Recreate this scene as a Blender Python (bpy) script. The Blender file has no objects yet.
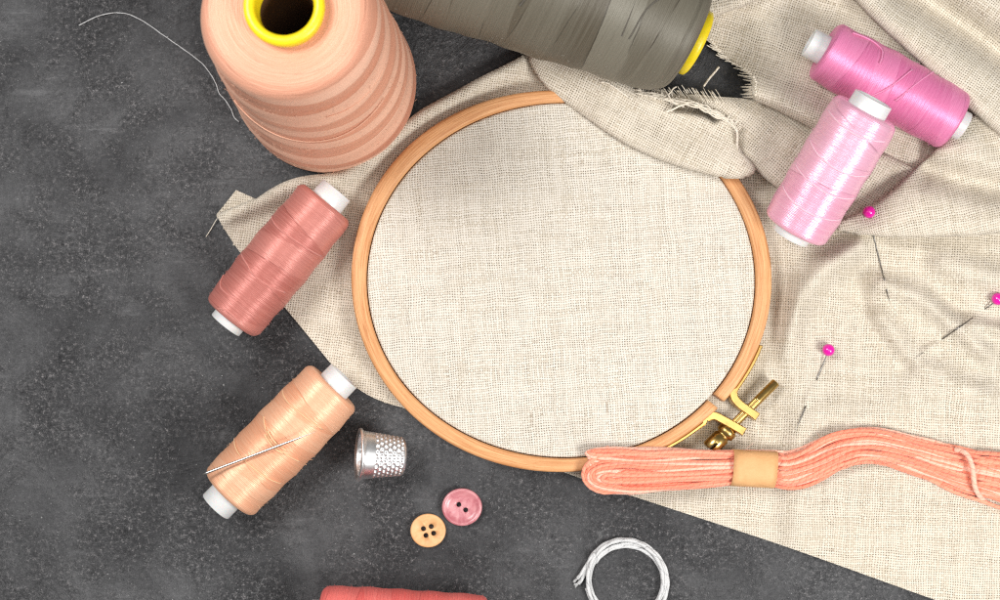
import bpy, bmesh, math, random
import numpy as np
from mathutils import Vector, Matrix
random.seed(7); rng = np.random.default_rng(11)
PI = math.pi; rad = math.radians
C = bpy.context.scene.collection
SC = bpy.context.scene

# ------------------------------------------------------------------ camera geometry
F = 50 / 36 * 1000            # focal length in pixels of the 1000 px wide photo; also the table distance
T = rad(4.0)
CAM = np.array([0, -F * math.sin(T), F * math.cos(T)])
FW = np.array([0, math.sin(T), -math.cos(T)]); UP = np.array([0, math.cos(T), math.sin(T)])
def U(px, py, z=0.0):
    """where the point seen at photo pixel (px,py) stands when it is z above the table (100 px of table = 1 unit)"""
    d = FW * F + UP * (300 - py) + np.array([1.0, 0, 0]) * (px - 500)
    s = (z - CAM[2]) / d[2]
    return Vector((CAM + d * s) * .01)
def UN(px, py, z):
    dx = px - 500; dy = 300 - py
    d0 = dx; d1 = FW[1] * F + UP[1] * dy; d2 = FW[2] * F + UP[2] * dy
    s = (z - CAM[2]) / d2
    return np.stack([CAM[0] + d0 * s, CAM[1] + d1 * s, z], -1) * .01
def mag(z): return (F - z) / F      # px size -> true size at height z

# ------------------------------------------------------------------ node helpers
class E:
    """a tiny expression wrapper round shader sockets"""
    def __init__(s, nt, v): s.nt = nt; s.v = v
    def _m(s, op, *o, clamp=False):
        n = s.nt.nodes.new('ShaderNodeMath'); n.operation = op; n.use_clamp = clamp
        for i, a in enumerate((s,) + o):
            if isinstance(a, E): s.nt.links.new(a.v, n.inputs[i])
            else: n.inputs[i].default_value = a
        return E(s.nt, n.outputs[0])
    def __add__(s, o): return s._m('ADD', o)
    __radd__ = __add__
    def __mul__(s, o): return s._m('MULTIPLY', o)
    __rmul__ = __mul__
    def __sub__(s, o): return s._m('SUBTRACT', o)
    def __rsub__(s, o): return (s * -1.0) + o
    def __truediv__(s, o): return s._m('DIVIDE', o)
    def sin(s): return s._m('SINE')
    def abs(s): return s._m('ABSOLUTE')
    def floor(s): return s._m('FLOOR')
    def fract(s): return s._m('FRACT')
    def pow(s, p): return s._m('POWER', p)
    def max(s, o): return s._m('MAXIMUM', o)
    def min(s, o): return s._m('MINIMUM', o)
    def mod(s, o): return s._m('FLOORED_MODULO', o)
    def ss(s, a, b):
        n = s.nt.nodes.new('ShaderNodeMapRange'); n.interpolation_type = 'SMOOTHSTEP'
        s.nt.links.new(s.v, n.inputs[0]); n.inputs[1].default_value = a; n.inputs[2].default_value = b
        return E(s.nt, n.outputs[0])
class Mat:
    def __init__(s, name):
        s.m = bpy.data.materials.new(name); s.m.use_nodes = True; s.nt = s.m.node_tree
        s.b = s.nt.nodes['Principled BSDF']
    def new(s, t): return s.nt.nodes.new(t)
    def uv(s):
        n = s.new('ShaderNodeUVMap'); n.uv_map = 'UV'; x = s.new('ShaderNodeSeparateXYZ'); s.nt.links.new(n.outputs[0], x.inputs[0])
        return E(s.nt, x.outputs[0]), E(s.nt, x.outputs[1])
    def obj(s):
        n = s.new('ShaderNodeTexCoord'); return n.outputs['Object']
    def xyz(s, x, y, z=0.0):
        n = s.new('ShaderNodeCombineXYZ')
        for i, a in enumerate((x, y, z)):
            if isinstance(a, E): s.nt.links.new(a.v, n.inputs[i])
            else: n.inputs[i].default_value = a
        return n.outputs[0]
    def noise(s, vec, scale, detail=2.0, rough=.5, dist=0.0):
        n = s.new('ShaderNodeTexNoise'); n.inputs['Scale'].default_value = scale; n.inputs['Detail'].default_value = detail
        n.inputs['Roughness'].default_value = rough; n.inputs['Distortion'].default_value = dist
        if vec is not None: s.nt.links.new(vec, n.inputs['Vector'])
        return E(s.nt, n.outputs['Fac'])
    def white(s, w):
        n = s.new('ShaderNodeTexWhiteNoise'); n.noise_dimensions = '1D'; s.nt.links.new(w.v, n.inputs['W']); return E(s.nt, n.outputs['Value'])
    def white2(s, vec):
        n = s.new('ShaderNodeTexWhiteNoise'); n.noise_dimensions = '2D'; s.nt.links.new(vec, n.inputs['Vector']); return E(s.nt, n.outputs['Value'])
    def mix(s, f, a, b, mode='MIX'):
        n = s.new('ShaderNodeMix'); n.data_type = 'RGBA'; n.blend_type = mode
        for k, x in ((0, f), (6, a), (7, b)):
            if isinstance(x, E): s.nt.links.new(x.v, n.inputs[k])
            elif isinstance(x, (int, float)): n.inputs[k].default_value = x
            elif isinstance(x, tuple): n.inputs[k].default_value = (*x[:3], 1)
            else: s.nt.links.new(x, n.inputs[k])
        return n.outputs[2]
    def bump(s, h, dist, strength=1.0, normal=None):
        n = s.new('ShaderNodeBump'); n.inputs['Distance'].default_value = dist; n.inputs['Strength'].default_value = strength
        s.nt.links.new(h.v, n.inputs['Height'])
        if normal is not None: s.nt.links.new(normal, n.inputs['Normal'])
        return n.outputs[0]
    def set(s, **k):
        for a, v in k.items():
            i = s.b.inputs[a.replace('_', ' ')]
            if isinstance(v, E): s.nt.links.new(v.v, i)
            elif isinstance(v, (int, float)): i.default_value = v
            elif isinstance(v, tuple): i.default_value = (*v[:3], 1)
            else: s.nt.links.new(v, i)
        return s
def srgb(r, g, b, k=1.0):
    f = lambda c: ((c / 255 + .055) / 1.055) ** 2.4 if c > 10 else c / 255 / 12.92
    return tuple(min(.95, f(c) * k) for c in (r, g, b))

# ------------------------------------------------------------------ materials
def concrete():
    M = Mat('dark_concrete'); o = M.obj()
    big = M.noise(o, .45, 4, .55); mid = M.noise(o, 2.6, 6, .62, .3); fine = M.noise(o, 26, 4, .7); grit = M.noise(o, 70, 2, .6)
    mp = M.new('ShaderNodeMapping'); mp.inputs['Scale'].default_value = (1.2, 9, 1); mp.inputs['Rotation'].default_value = (0, 0, rad(38)); M.nt.links.new(o, mp.inputs[0])
    streak = M.noise(mp.outputs[0], 2.2, 5, .6)
    mp2 = M.new('ShaderNodeMapping'); mp2.inputs['Scale'].default_value = (14, 1.4, 1); mp2.inputs['Rotation'].default_value = (0, 0, rad(8)); M.nt.links.new(o, mp2.inputs[0])
    streak2 = M.noise(mp2.outputs[0], 2.5, 4, .65)
    g1 = M.noise(o, 22, 7, .80); g2 = M.noise(o, 62, 3, .7); blot = M.noise(o, .75, 6, .66, .9); b2 = M.noise(o, 2.1, 6, .7, 1.2)
    wear = (blot * .75 + big * .45 + b2 * .35).ss(.55, 1.02)
    tone = M.mix(wear, (.050, .050, .052), (.140, .140, .143))
    rough_ = (b2 * .7 + M.noise(o, 1.1, 4, .6, .5) * .6).ss(.54, .82)          # where the skim coat is worn open
    tone = M.mix(g1.ss(.56, .34) * (rough_ * .5 + .30), tone, (.022, .022, .024))
    tone = M.mix(g2.ss(.58, .36) * (rough_ * .3 + .18), tone, (.020, .020, .021))
    spk = g1.ss(.51, .63) * g2.ss(.40, .58) * (rough_ * .95 + .05)
    tone = M.mix((spk * .95).min(1.0), tone, (.36, .34, .34))
    fleck = M.noise(o, 42, 2, .6).ss(.68, .74) * M.noise(o, 1.7, 3).ss(.35, .6)
    tone = M.mix(fleck * .75, tone, (.52, .52, .51))
    smear = M.noise(mp.outputs[0], .9, 6, .68).ss(.54, .74) * blot.ss(.42, .62)
    tone = M.mix(smear * .45, tone, (.24, .24, .245))
    tone = M.mix((streak2.ss(.60, .75) * M.noise(o, .7, 2).ss(.48, .62) * g2.ss(.4, .6)) * .5, tone, (.24, .24, .24))
    pits = grit.ss(.24, .34)
    tone = M.mix((1.0 - pits) * .9, tone, (.012, .012, .012))
    # hairline scratches
    v = M.new('ShaderNodeTexVoronoi'); v.feature = 'DISTANCE_TO_EDGE'; v.inputs['Scale'].default_value = .55
    nn = M.new('ShaderNodeMapping'); M.nt.links.new(o, nn.inputs[0])
    w = M.new('ShaderNodeVectorMath'); w.operation = 'ADD'; M.nt.links.new(o, w.inputs[0])
    ns = M.new('ShaderNodeTexNoise'); ns.inputs['Scale'].default_value = 1.4; ns.inputs['Detail'].default_value = 4; M.nt.links.new(o, ns.inputs[0]); M.nt.links.new(ns.outputs['Color'], w.inputs[1])
    M.nt.links.new(w.outputs[0], v.inputs['Vector'])
    crack = E(M.nt, v.outputs[0]).ss(.004, .0) * M.noise(o, 1.1, 2).ss(.56, .66)
    tone = M.mix(crack * .5, tone, (.2, .2, .2))
    M.set(Base_Color=tone, Roughness=.78, Specular_IOR_Level=.25)
    h = g1 * (rough_ * .8 + .25) + grit * .25 + b2 * 1.2
    M.set(Normal=M.bump(h, .05, .9))
    return M.m
def linen(name, period, light, dark, contrast=1.0, wob=.35):
    """plain weave laid out on the flat cloth (UV in photo pixels): threads over and under, dark pinholes, slubs"""
    M = Mat(name); x, y = M.uv()
    cv = M.xyz(x, y)
    n1 = M.noise(cv, .03, 2, .5) - .5; n2 = M.noise(M.xyz(y, x, 3.0), .03, 2, .5) - .5
    j1 = M.noise(cv, .28, 1) - .5; j2 = M.noise(M.xyz(y, x, 9.0), .28, 1) - .5
    u = (x + n1 * 6.0 + j1 * wob * 2.2) / period; v = (y + n2 * 6.0 + j2 * wob * 2.2) / period
    fu = u.floor(); fv = v.floor()
    tu = M.white(fu); tv = M.white(fv + 71.3)
    su = (u.fract() * PI).sin(); sv = (v.fract() * PI).sin()
    ck = (fu + fv).mod(2.0)
    hu = su * (ck * .22 + .78); hv = sv * (1.0 - ck * .22)
    h = hu.max(hv)
    cell = M.white2(M.xyz(fu, fv))
    hole = (1.0 - su.max(sv)) * (cell * .8 + .55) * (tu * .5 + tv * .5 + .5)
    slubu = M.noise(M.xyz(fu * 3.7, v * .045), 1.0, 3, .6); slubv = M.noise(M.xyz(u * .045, fv * 3.7, 5.0), 1.0, 3, .6)
    sl = ck * slubu + (1.0 - ck) * slubv
    c = M.mix(sl.ss(.30, .62), dark, light)
    c = M.mix(M.noise(cv, .014, 3, .55).ss(.3, .7) * .30, c, tuple(a * .88 for a in light))
    c = M.mix(slubu.max(slubv).ss(.64, .76) * cell.ss(.0, .7) * .6, c, srgb(150, 130, 105))
    c = M.mix(h.ss(.80, .45) * .42 * contrast, c, srgb(150, 128, 100))
    c = M.mix((hole.ss(.24, .75) * cell.ss(-.3, .7) * contrast).min(.8), c, srgb(72, 60, 46))
    M.set(Base_Color=c, Roughness=.92, Specular_IOR_Level=.12, Sheen_Weight=.15)
    M.set(Normal=M.bump(h + cell * .10, .014, .5))
    return M.m
def thread(name, col, hi, lo, pitch=2.0, wa=26., wb=31., band=.5, edge=.5, rough=.5, sheen=.25, aniso=.5, spec=.45, ku=1.0, metal_=.2, alt=0.0, flat=None, cross=True):
    """wound sewing thread: UV u = turns round the spool, v = photo pixels along the wound face"""
    M = Mat(name); u, v = M.uv(); o = M.obj()
    wobs = M.noise(o, 5.5, 3, .55) - .5
    vv = v + wobs * 2.2
    a = vv / wa + u * ku; b = vv / wb - u * ku
    if not cross: a = (v + wobs * .8) / wa + u * ku + (u * (2 * PI) + v * .045).sin() * .34
    ta = M.white(a.floor()); tb = M.white(b.floor() + 37.0)
    sel = M.white((v / (wa * 1.7) + u * ku).floor() + 11.0).ss(.45, .55)
    if not cross: sel = sel * 0.0 + 1.0
    if alt:
        ta = (a.floor().mod(2.0) * alt + ta * (1 - alt)); tb = (b.floor().mod(2.0) * alt + tb * (1 - alt))
    tone = ta * sel + tb * (1.0 - sel)
    if flat:
        top = v.ss(flat - 6, flat + 10); tone = tone * (1.0 - top) + top * .38
    fa = a.fract(); fb = b.fract()
    ed = (fa.ss(.055, .0) * sel).max(fb.ss(.045, .0) * (1.0 - sel)) * M.noise(o, 3.0, 2).ss(.35, .6)
    slope = (ta - .5) * 6.0
    ln = ((v / (pitch * .78) + u * 3.0 + wobs * .8) * (2 * PI)).sin() * .5 + .5
    ln2 = ((v / (pitch * 1.73) - u * 5.0 + (M.noise(o, 9, 2) - .5) * 1.6) * (2 * PI)).sin() * .5 + .5
    mpv = M.xyz(u * 4.0, v * 1.1); fib = M.noise(mpv, 1.0, 3, .55)
    fib2 = M.noise(M.xyz(u * 14.0, v * 2.4, 4.0), 1.0, 2, .6)
    c = M.mix(tone * band, col, hi)  # differing sheen of the winding bands is put into the colour
    c = M.mix(((1.0 - tone) * band * .8), c, lo)
    c = M.mix((ln * ln2).ss(.25, .0) * .16, c, lo)
    c = M.mix(fib.ss(.40, .66) * .30, c, hi)
    c = M.mix(fib2.ss(.52, .32) * .20, c, lo)
    c = M.mix(ed * edge, c, tuple(x * .45 for x in lo))
    tg = M.new('ShaderNodeTangent'); tg.direction_type = 'UV_MAP'; tg.uv_map = 'UV'
    M.set(Base_Color=c, Roughness=rough, Specular_IOR_Level=spec, Sheen_Weight=sheen, Sheen_Roughness=.45, Sheen_Tint=hi, Anisotropic=aniso, Anisotropic_Rotation=.25, Metallic=metal_)
    M.nt.links.new(tg.outputs[0], M.b.inputs['Tangent'])
    h = ln * .35 + ln2 * .25 + fib * .5 + fib2 * .35 - ed * 1.2 + tone * .5
    M.set(Normal=M.bump(h, .009, .5))
    return M.m
def plastic(name, col, rough=.35, sss=0.0, spec=.5):
    M = Mat(name); o = M.obj()
    c = M.mix(M.noise(o, 3.5, 3) * .35, col, tuple(x * .8 for x in col))
    M.set(Base_Color=c, Roughness=rough, Specular_IOR_Level=spec, Subsurface_Weight=sss, Subsurface_Scale=.05)
    M.set(Normal=M.bump(M.noise(o, 14, 2), .006, .5))
    return M.m
def wood():
    M = Mat('beech_wood'); u, v = M.uv()
    g = M.noise(M.xyz(u * .02, v * .55), 1.0, 4, .6, .4); fl = M.noise(M.xyz(u * .09, v * 1.1, 2.), 1.0, 2, .6)
    big = M.noise(M.xyz(u * .012, v * .05, 7.), 1.0, 2)
    c = M.mix(g.ss(.3, .7), srgb(190, 128, 78), srgb(228, 174, 122))
    c = M.mix(big.ss(.35, .65) * .4, c, srgb(220, 164, 114))
    c = M.mix(fl.ss(.62, .72) * .6, c, srgb(164, 104, 60))
    c = M.mix(M.noise(M.xyz(u * .03, v * 1.6, 11.), 1.0, 3, .6).ss(.52, .7) * .35, c, srgb(182, 120, 72))
    c = M.mix(M.noise(M.xyz(u * .5, v * .5, 1.), 1.0, 1).ss(.72, .8) * .35, c, srgb(150, 90, 50))
    M.set(Base_Color=c, Roughness=.48, Specular_IOR_Level=.35, Normal=M.bump(g + fl * .4, .012, .5))
    return M.m
def metal(name, col, rough, grime=.35, bmp=.4):
    M = Mat(name); o = M.obj(); n = M.noise(o, 9, 4, .6)
    c = M.mix(n.ss(.45, .75) * grime, col, tuple(x * .55 for x in col))
    M.set(Base_Color=c, Metallic=1.0, Roughness=n * .25 + rough, Normal=M.bump(M.noise(o, 18, 2), .003, bmp))
    return M.m
def cord(name, hi, lo, amt=1.0, pitch=7.0, rough=.7, sheen=.3):
    """plied cotton: UV u round, v along (px)"""
    M = Mat(name); u, v = M.uv()
    s = ((v / pitch + u) * PI).sin().abs()
    f = M.noise(M.xyz(u * 6.0 + v * .6, v * .35), 1.0, 3, .6)
    c = M.mix(s.ss(.0, .35) * amt + (1 - amt), lo, hi); c = M.mix(f.ss(.4, .7) * .4, c, tuple(min(1, x * 1.15) for x in hi))
    M.set(Base_Color=c, Roughness=rough, Specular_IOR_Level=.25, Sheen_Weight=sheen, Normal=M.bump(s * (.7 * amt) + f * .7, .026, .8))
    return M.m

# ------------------------------------------------------------------ mesh helpers
def link(name, me, mat, parent=None, smooth=True):
    o = bpy.data.objects.new(name, me); C.objects.link(o)
    if mat: me.materials.append(mat)
    if smooth:
        for p in me.polygons: p.use_smooth = True
    if parent is not None: o.parent = parent
    return o
def mesh(name, V, Fc, mat, parent=None, UV=None, smooth=True, origin=None):
    """V in world units; stored relative to the parent's (unrotated) location"""
    off = Vector((0, 0, 0))
    q = parent
    while q is not None: off += q.location; q = q.parent
    if parent is None and origin is not None: off = Vector(origin)
    V = [tuple(Vector(v) - off) for v in V]
    me = bpy.data.meshes.new(name); me.from_pydata(V, [], Fc); me.update()
    if UV is not None:
        l = me.uv_layers.new(name='UV')
        flat = [c for f in UV for uv in f for c in uv]
        l.data.foreach_set('uv', flat)
    bm = bmesh.new(); bm.from_mesh(me); bmesh.ops.recalc_face_normals(bm, faces=bm.faces[:]); bm.to_mesh(me); bm.free()
    o = link(name, me, mat, parent, smooth)
    if parent is None and origin is not None: o.location = off
    return o
def root(name, label, cat, loc, group=None):
    o = bpy.data.objects.new(name, None); C.objects.link(o); o.location = Vector(loc); o.empty_display_size = .1
    tag(o, label, cat, group); return o
def tag(o, label, cat, group=None):
    o['label'] = label; o['category'] = cat
    if group: o['group'] = group
    return o
def frame(A, B):
    z = (B - A).normalized(); x = z.cross(Vector((0, 0, 1)))
    x = x.normalized() if x.length > 1e-4 else Vector((1, 0, 0))
    # u=0 seam looks down at the table
    y = z.cross(x); 
    if y.z > 0: x, y = -x, -y
    return x, y, z
def lathe(prof, A, axis, n=96, seam=None, wob=None, vscale=100):
    """prof: (radius, height along axis) px; returns V,F,UV; UV u=turn, v=px along the meridian"""
    x, y, z = axis; V = []; Fc = []; UV = []
    L = [0.0]
    for i in range(1, len(prof)): L.append(L[-1] + math.hypot(prof[i][0] - prof[i-1][0], prof[i][1] - prof[i-1][1]))
    for i, (r, h) in enumerate(prof):
        for k in range(n):
            t = 2 * PI * k / n; rr = r + (wob(t, h) if wob else 0)
            # t=0 along y (down)
            V.append(A + (y * math.cos(t) + x * math.sin(t)) * rr * .01 + z * h * .01)
    for i in range(len(prof) - 1):
        for k in range(n):
            k2 = (k + 1) % n
            Fc.append((i*n+k, i*n+k2, (i+1)*n+k2, (i+1)*n+k))
            UV.append(((k/n, L[i]), ((k+1)/n, L[i]), ((k+1)/n, L[i+1]), (k/n, L[i+1])))
    return V, Fc, UV
def dense(pts, step=2.0):
    out = [pts[0]]
    for a, b in zip(pts, pts[1:]):
        d = math.hypot(b[0]-a[0], b[1]-a[1]); m = max(1, int(d/step))
        for i in range(1, m+1): out.append((a[0]+(b[0]-a[0])*i/m, a[1]+(b[1]-a[1])*i/m))
    return out
def arc(cx, cy, r, a0, a1, n=8):
    return [(cx + r*math.cos(rad(a0+(a1-a0)*i/n)), cy + r*math.sin(rad(a0+(a1-a0)*i/n))) for i in range(n+1)]
def spline(P, n=8, closed=False):
    P = [Vector(p) for p in P]; m = len(P); out = []
    rngk = range(m) if closed else range(m-1)
    for i in rngk:
        p0 = P[(i-1) % m] if (closed or i > 0) else P[0]*2-P[1]
        p1 = P[i]; p2 = P[(i+1) % m]
        p3 = P[(i+2) % m] if (closed or i+2 < m) else P[-1]*2-P[-2]
        for k in range(n):
            t = k/n
            out.append(.5*((2*p1)+(p2-p0)*t+(2*p0-5*p1+4*p2-p3)*t*t+(3*p1-p0-3*p2+p3)*t*t*t))
    if not closed: out.append(P[-1])
    return out
def tube(P, r, n=8, closed=False, ply=0, pitch=8.0, depth=.25, taper=None):
    """tube round a world-space polyline, r in px; ply>1 gives a twisted-rope section"""
    P = [Vector(p) for p in P]; m = len(P); V = []; Fc = []; UV = []
    T0 = [(P[(i+1) % m]-P[(i-1) % m] if closed else P[min(i+1, m-1)]-P[max(i-1, 0)]).normalized() for i in range(m)]
    nx = T0[0].orthogonal().normalized(); d = 0; D = []
    for i in range(m):
        nx = (nx - T0[i]*nx.dot(T0[i])).normalized(); ny = T0[i].cross(nx)
        if i: d += (P[i]-P[i-1]).length*100
        D.append(d); k = taper(i/(m-1)) if taper else 1.0
        for j in range(n):
            a = 2*PI*j/n; rr = r*k
            if ply: rr *= 1-depth*(1-abs(math.cos((a*ply/2) + PI*d/pitch)))
            V.append(P[i] + (nx*math.cos(a)+ny*math.sin(a))*rr*.01)
    for i in range(m if closed else m-1):
        i2 = (i+1) % m; d2 = D[i]+(P[i2]-P[i]).length*100
        for j in range(n):
            j2 = (j+1) % n
            Fc.append((i*n+j, i2*n+j, i2*n+j2, i*n+j2))
            UV.append(((j/n, D[i]), (j/n, d2), ((j+1)/n, d2), ((j+1)/n, D[i])))
    if not closed:
        Fc.append(tuple(range(n))); UV.append(tuple((.5, 0) for _ in range(n)))
        Fc.append(tuple((m-1)*n+j for j in range(n))); UV.append(tuple((.5, D[-1]) for _ in range(n)))
    return V, Fc, UV
def join(parts):
    V = []; Fc = []; UV = []
    for v, f, u in parts:
        b = len(V); V += v; Fc += [tuple(i+b for i in q) for q in f]; UV += list(u)
    return V, Fc, UV
def add(name, vfu, mat, parent=None, smooth=True, origin=None):
    return mesh(name, vfu[0], vfu[1], mat, parent, vfu[2], smooth, origin)
def prism(poly, z0, z1, bev=0.0):
    """world-space extrusion of a photo-pixel polygon drawn at height z1, UV in px"""
    top = [U(x, y, z1) for x, y in poly]; V = []; n = len(poly)
    c = sum(top, Vector())/n
    lv = [(z0, 0), (z1-bev, 0), (z1, bev)] if bev else [(z0, 0), (z1, 0)]
    for z, s in lv:
        for i, p in enumerate(top):
            q = p.copy()
            if s:
                a = top[i-1]; b = top[(i+1) % n]; e = (b-a).normalized(); nn = Vector((-e.y, e.x, 0))
                area = sum(top[k].x*top[(k+1) % n].y-top[(k+1) % n].x*top[k].y for k in range(n))
                q += nn*(s*.01*(1 if area > 0 else -1))
            q.z = z*.01; V.append(q)
    Fc = []; UV = []
    for l in range(len(lv)-1):
        for i in range(n):
            j = (i+1) % n; f = (l*n+i, l*n+j, (l+1)*n+j, (l+1)*n+i); Fc.append(f); UV.append(tuple((V[k].x*100, V[k].y*100) for k in f))
    for l in (0, len(lv)-1):
        f = tuple(l*n+i for i in range(n)); Fc.append(f); UV.append(tuple((V[k].x*100, V[k].y*100) for k in f))
    return V, Fc, UV
def ribbon(pts, w):
    """outline of a strip of width w round a pixel polyline"""
    P = [Vector(p) for p in pts]; L = []; R = []
    for i, p in enumerate(P):
        t = (P[min(i+1, len(P)-1)]-P[max(i-1, 0)]).normalized(); n = Vector((-t.y, t.x))
        L.append(tuple(p+n*w/2)); R.append(tuple(p-n*w/2))
    return L+R[::-1]

# ------------------------------------------------------------------ the table
ms = bpy.data.meshes.new('tabletop')
S = 14
ms.from_pydata([(-S, -S, 0), (S, -S, 0), (S, S, 0), (-S, S, 0), (-S, -S, -.4), (S, -S, -.4), (S, S, -.4), (-S, S, -.4)], [],
               [(0, 1, 2, 3), (7, 6, 5, 4), (0, 4, 5, 1), (1, 5, 6, 2), (2, 6, 7, 3), (3, 7, 4, 0)])
tb = link('tabletop', ms, concrete(), None, False); tb['kind'] = 'structure'

# ------------------------------------------------------------------ the linen cloth
def chaikin(P, it=2):
    P = [np.array(p, float) for p in P]
    for _ in range(it):
        Q = []
        for i in range(len(P)):
            a = P[i]; b = P[(i+1) % len(P)]; Q += [a*.75+b*.25, a*.25+b*.75]
        P = Q
    return np.array(P)
def sdf(P, X, Y):
    """signed distance to polygon, positive inside; also the nearest point on it"""
    best = np.full(X.shape, 1e9); nx = np.zeros_like(X); ny = np.zeros_like(X); ins = np.zeros(X.shape, bool)
    n = len(P)
    for i in range(n):
        ax, ay = P[i]; bx, by = P[(i+1) % n]; dx = bx-ax; dy = by-ay; l2 = dx*dx+dy*dy+1e-9
        t = np.clip(((X-ax)*dx+(Y-ay)*dy)/l2, 0, 1); qx = ax+t*dx; qy = ay+t*dy
        d = (X-qx)**2+(Y-qy)**2; m = d < best
        best = np.where(m, d, best); nx = np.where(m, qx, nx); ny = np.where(m, qy, ny)
        if abs(dy) > 1e-9:
            c = ((ay > Y) != (by > Y)) & (X < dx*(Y-ay)/dy+ax); ins ^= c
    s = np.sqrt(best); return np.where(ins, s, -s), nx, ny
def sst(a, b, x):
    t = np.clip((x-a)/(b-a), 0, 1); return t*t*(3-2*t)
def dline(P, X, Y, n=6):
    Q = np.array([tuple(p) for p in spline([(a, b) for a, b in P], n)]); best = np.full(X.shape, 1e9)
    for i in range(len(Q)-1):
        ax, ay = Q[i]; bx, by = Q[i+1]; dx = bx-ax; dy = by-ay; l2 = dx*dx+dy*dy+1e-9
        t = np.clip(((X-ax)*dx+(Y-ay)*dy)/l2, 0, 1)
        best = np.minimum(best, (X-ax-t*dx)**2+(Y-ay-t*dy)**2)
    return np.sqrt(best)
def vnoise(X, Y, s, seed):
    r = np.random.default_rng(seed); G = r.random((160, 160)); x = X/s+40; y = Y/s+40
    i = np.floor(x).astype(int) % 158; j = np.floor(y).astype(int) % 158; fx = x-np.floor(x); fy = y-np.floor(y)
    fx = fx*fx*(3-2*fx); fy = fy*fy*(3-2*fy)
    return (G[i, j]*(1-fx)*(1-fy)+G[i+1, j]*fx*(1-fy)+G[i, j+1]*(1-fx)*fy+G[i+1, j+1]*fx*fy)-.5
OUT = [(216, 215), (216, 215), (225, 204), (236, 190), (236, 190), (246, 194.5), (256, 199), (257, 198), (270, 189), (285, 181), (302, 176), (322, 174), (345, 170), (375, 146),
       (415, 113), (432, 103), (455, 91), (480, 77), (505, 65), (520, 57), (530, 50), (560, 50), (590, 58), (620, 66), (645, 72), (656, 90), (668, 93), (684, 94),
       (702, 95), (722, 97), (737, 98), (751, 99), (753, 91), (751, 78), (742, 68), (728, 60), (717, 50), (706, 38), (692, 20), (684, 0), (682, -90),
       (1130, -90), (1130, 668), (935, 600), (800, 551), (700, 518), (620, 492), (560, 471), (500, 448), (450, 428), (405, 408), (385, 403),
       (365, 394), (346, 380), (330, 363), (310, 338), (290, 314), (262, 280), (240, 253), (226, 232)]
HX0, HX1, HY0, HY1, ST = 208, 1062, -52, 648, 2.0
gx = np.arange(HX0, HX1, ST); gy = np.arange(HY0, HY1, ST); X, Y = np.meshgrid(gx, gy, indexing='ij')
OP = chaikin(OUT, 2)
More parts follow.
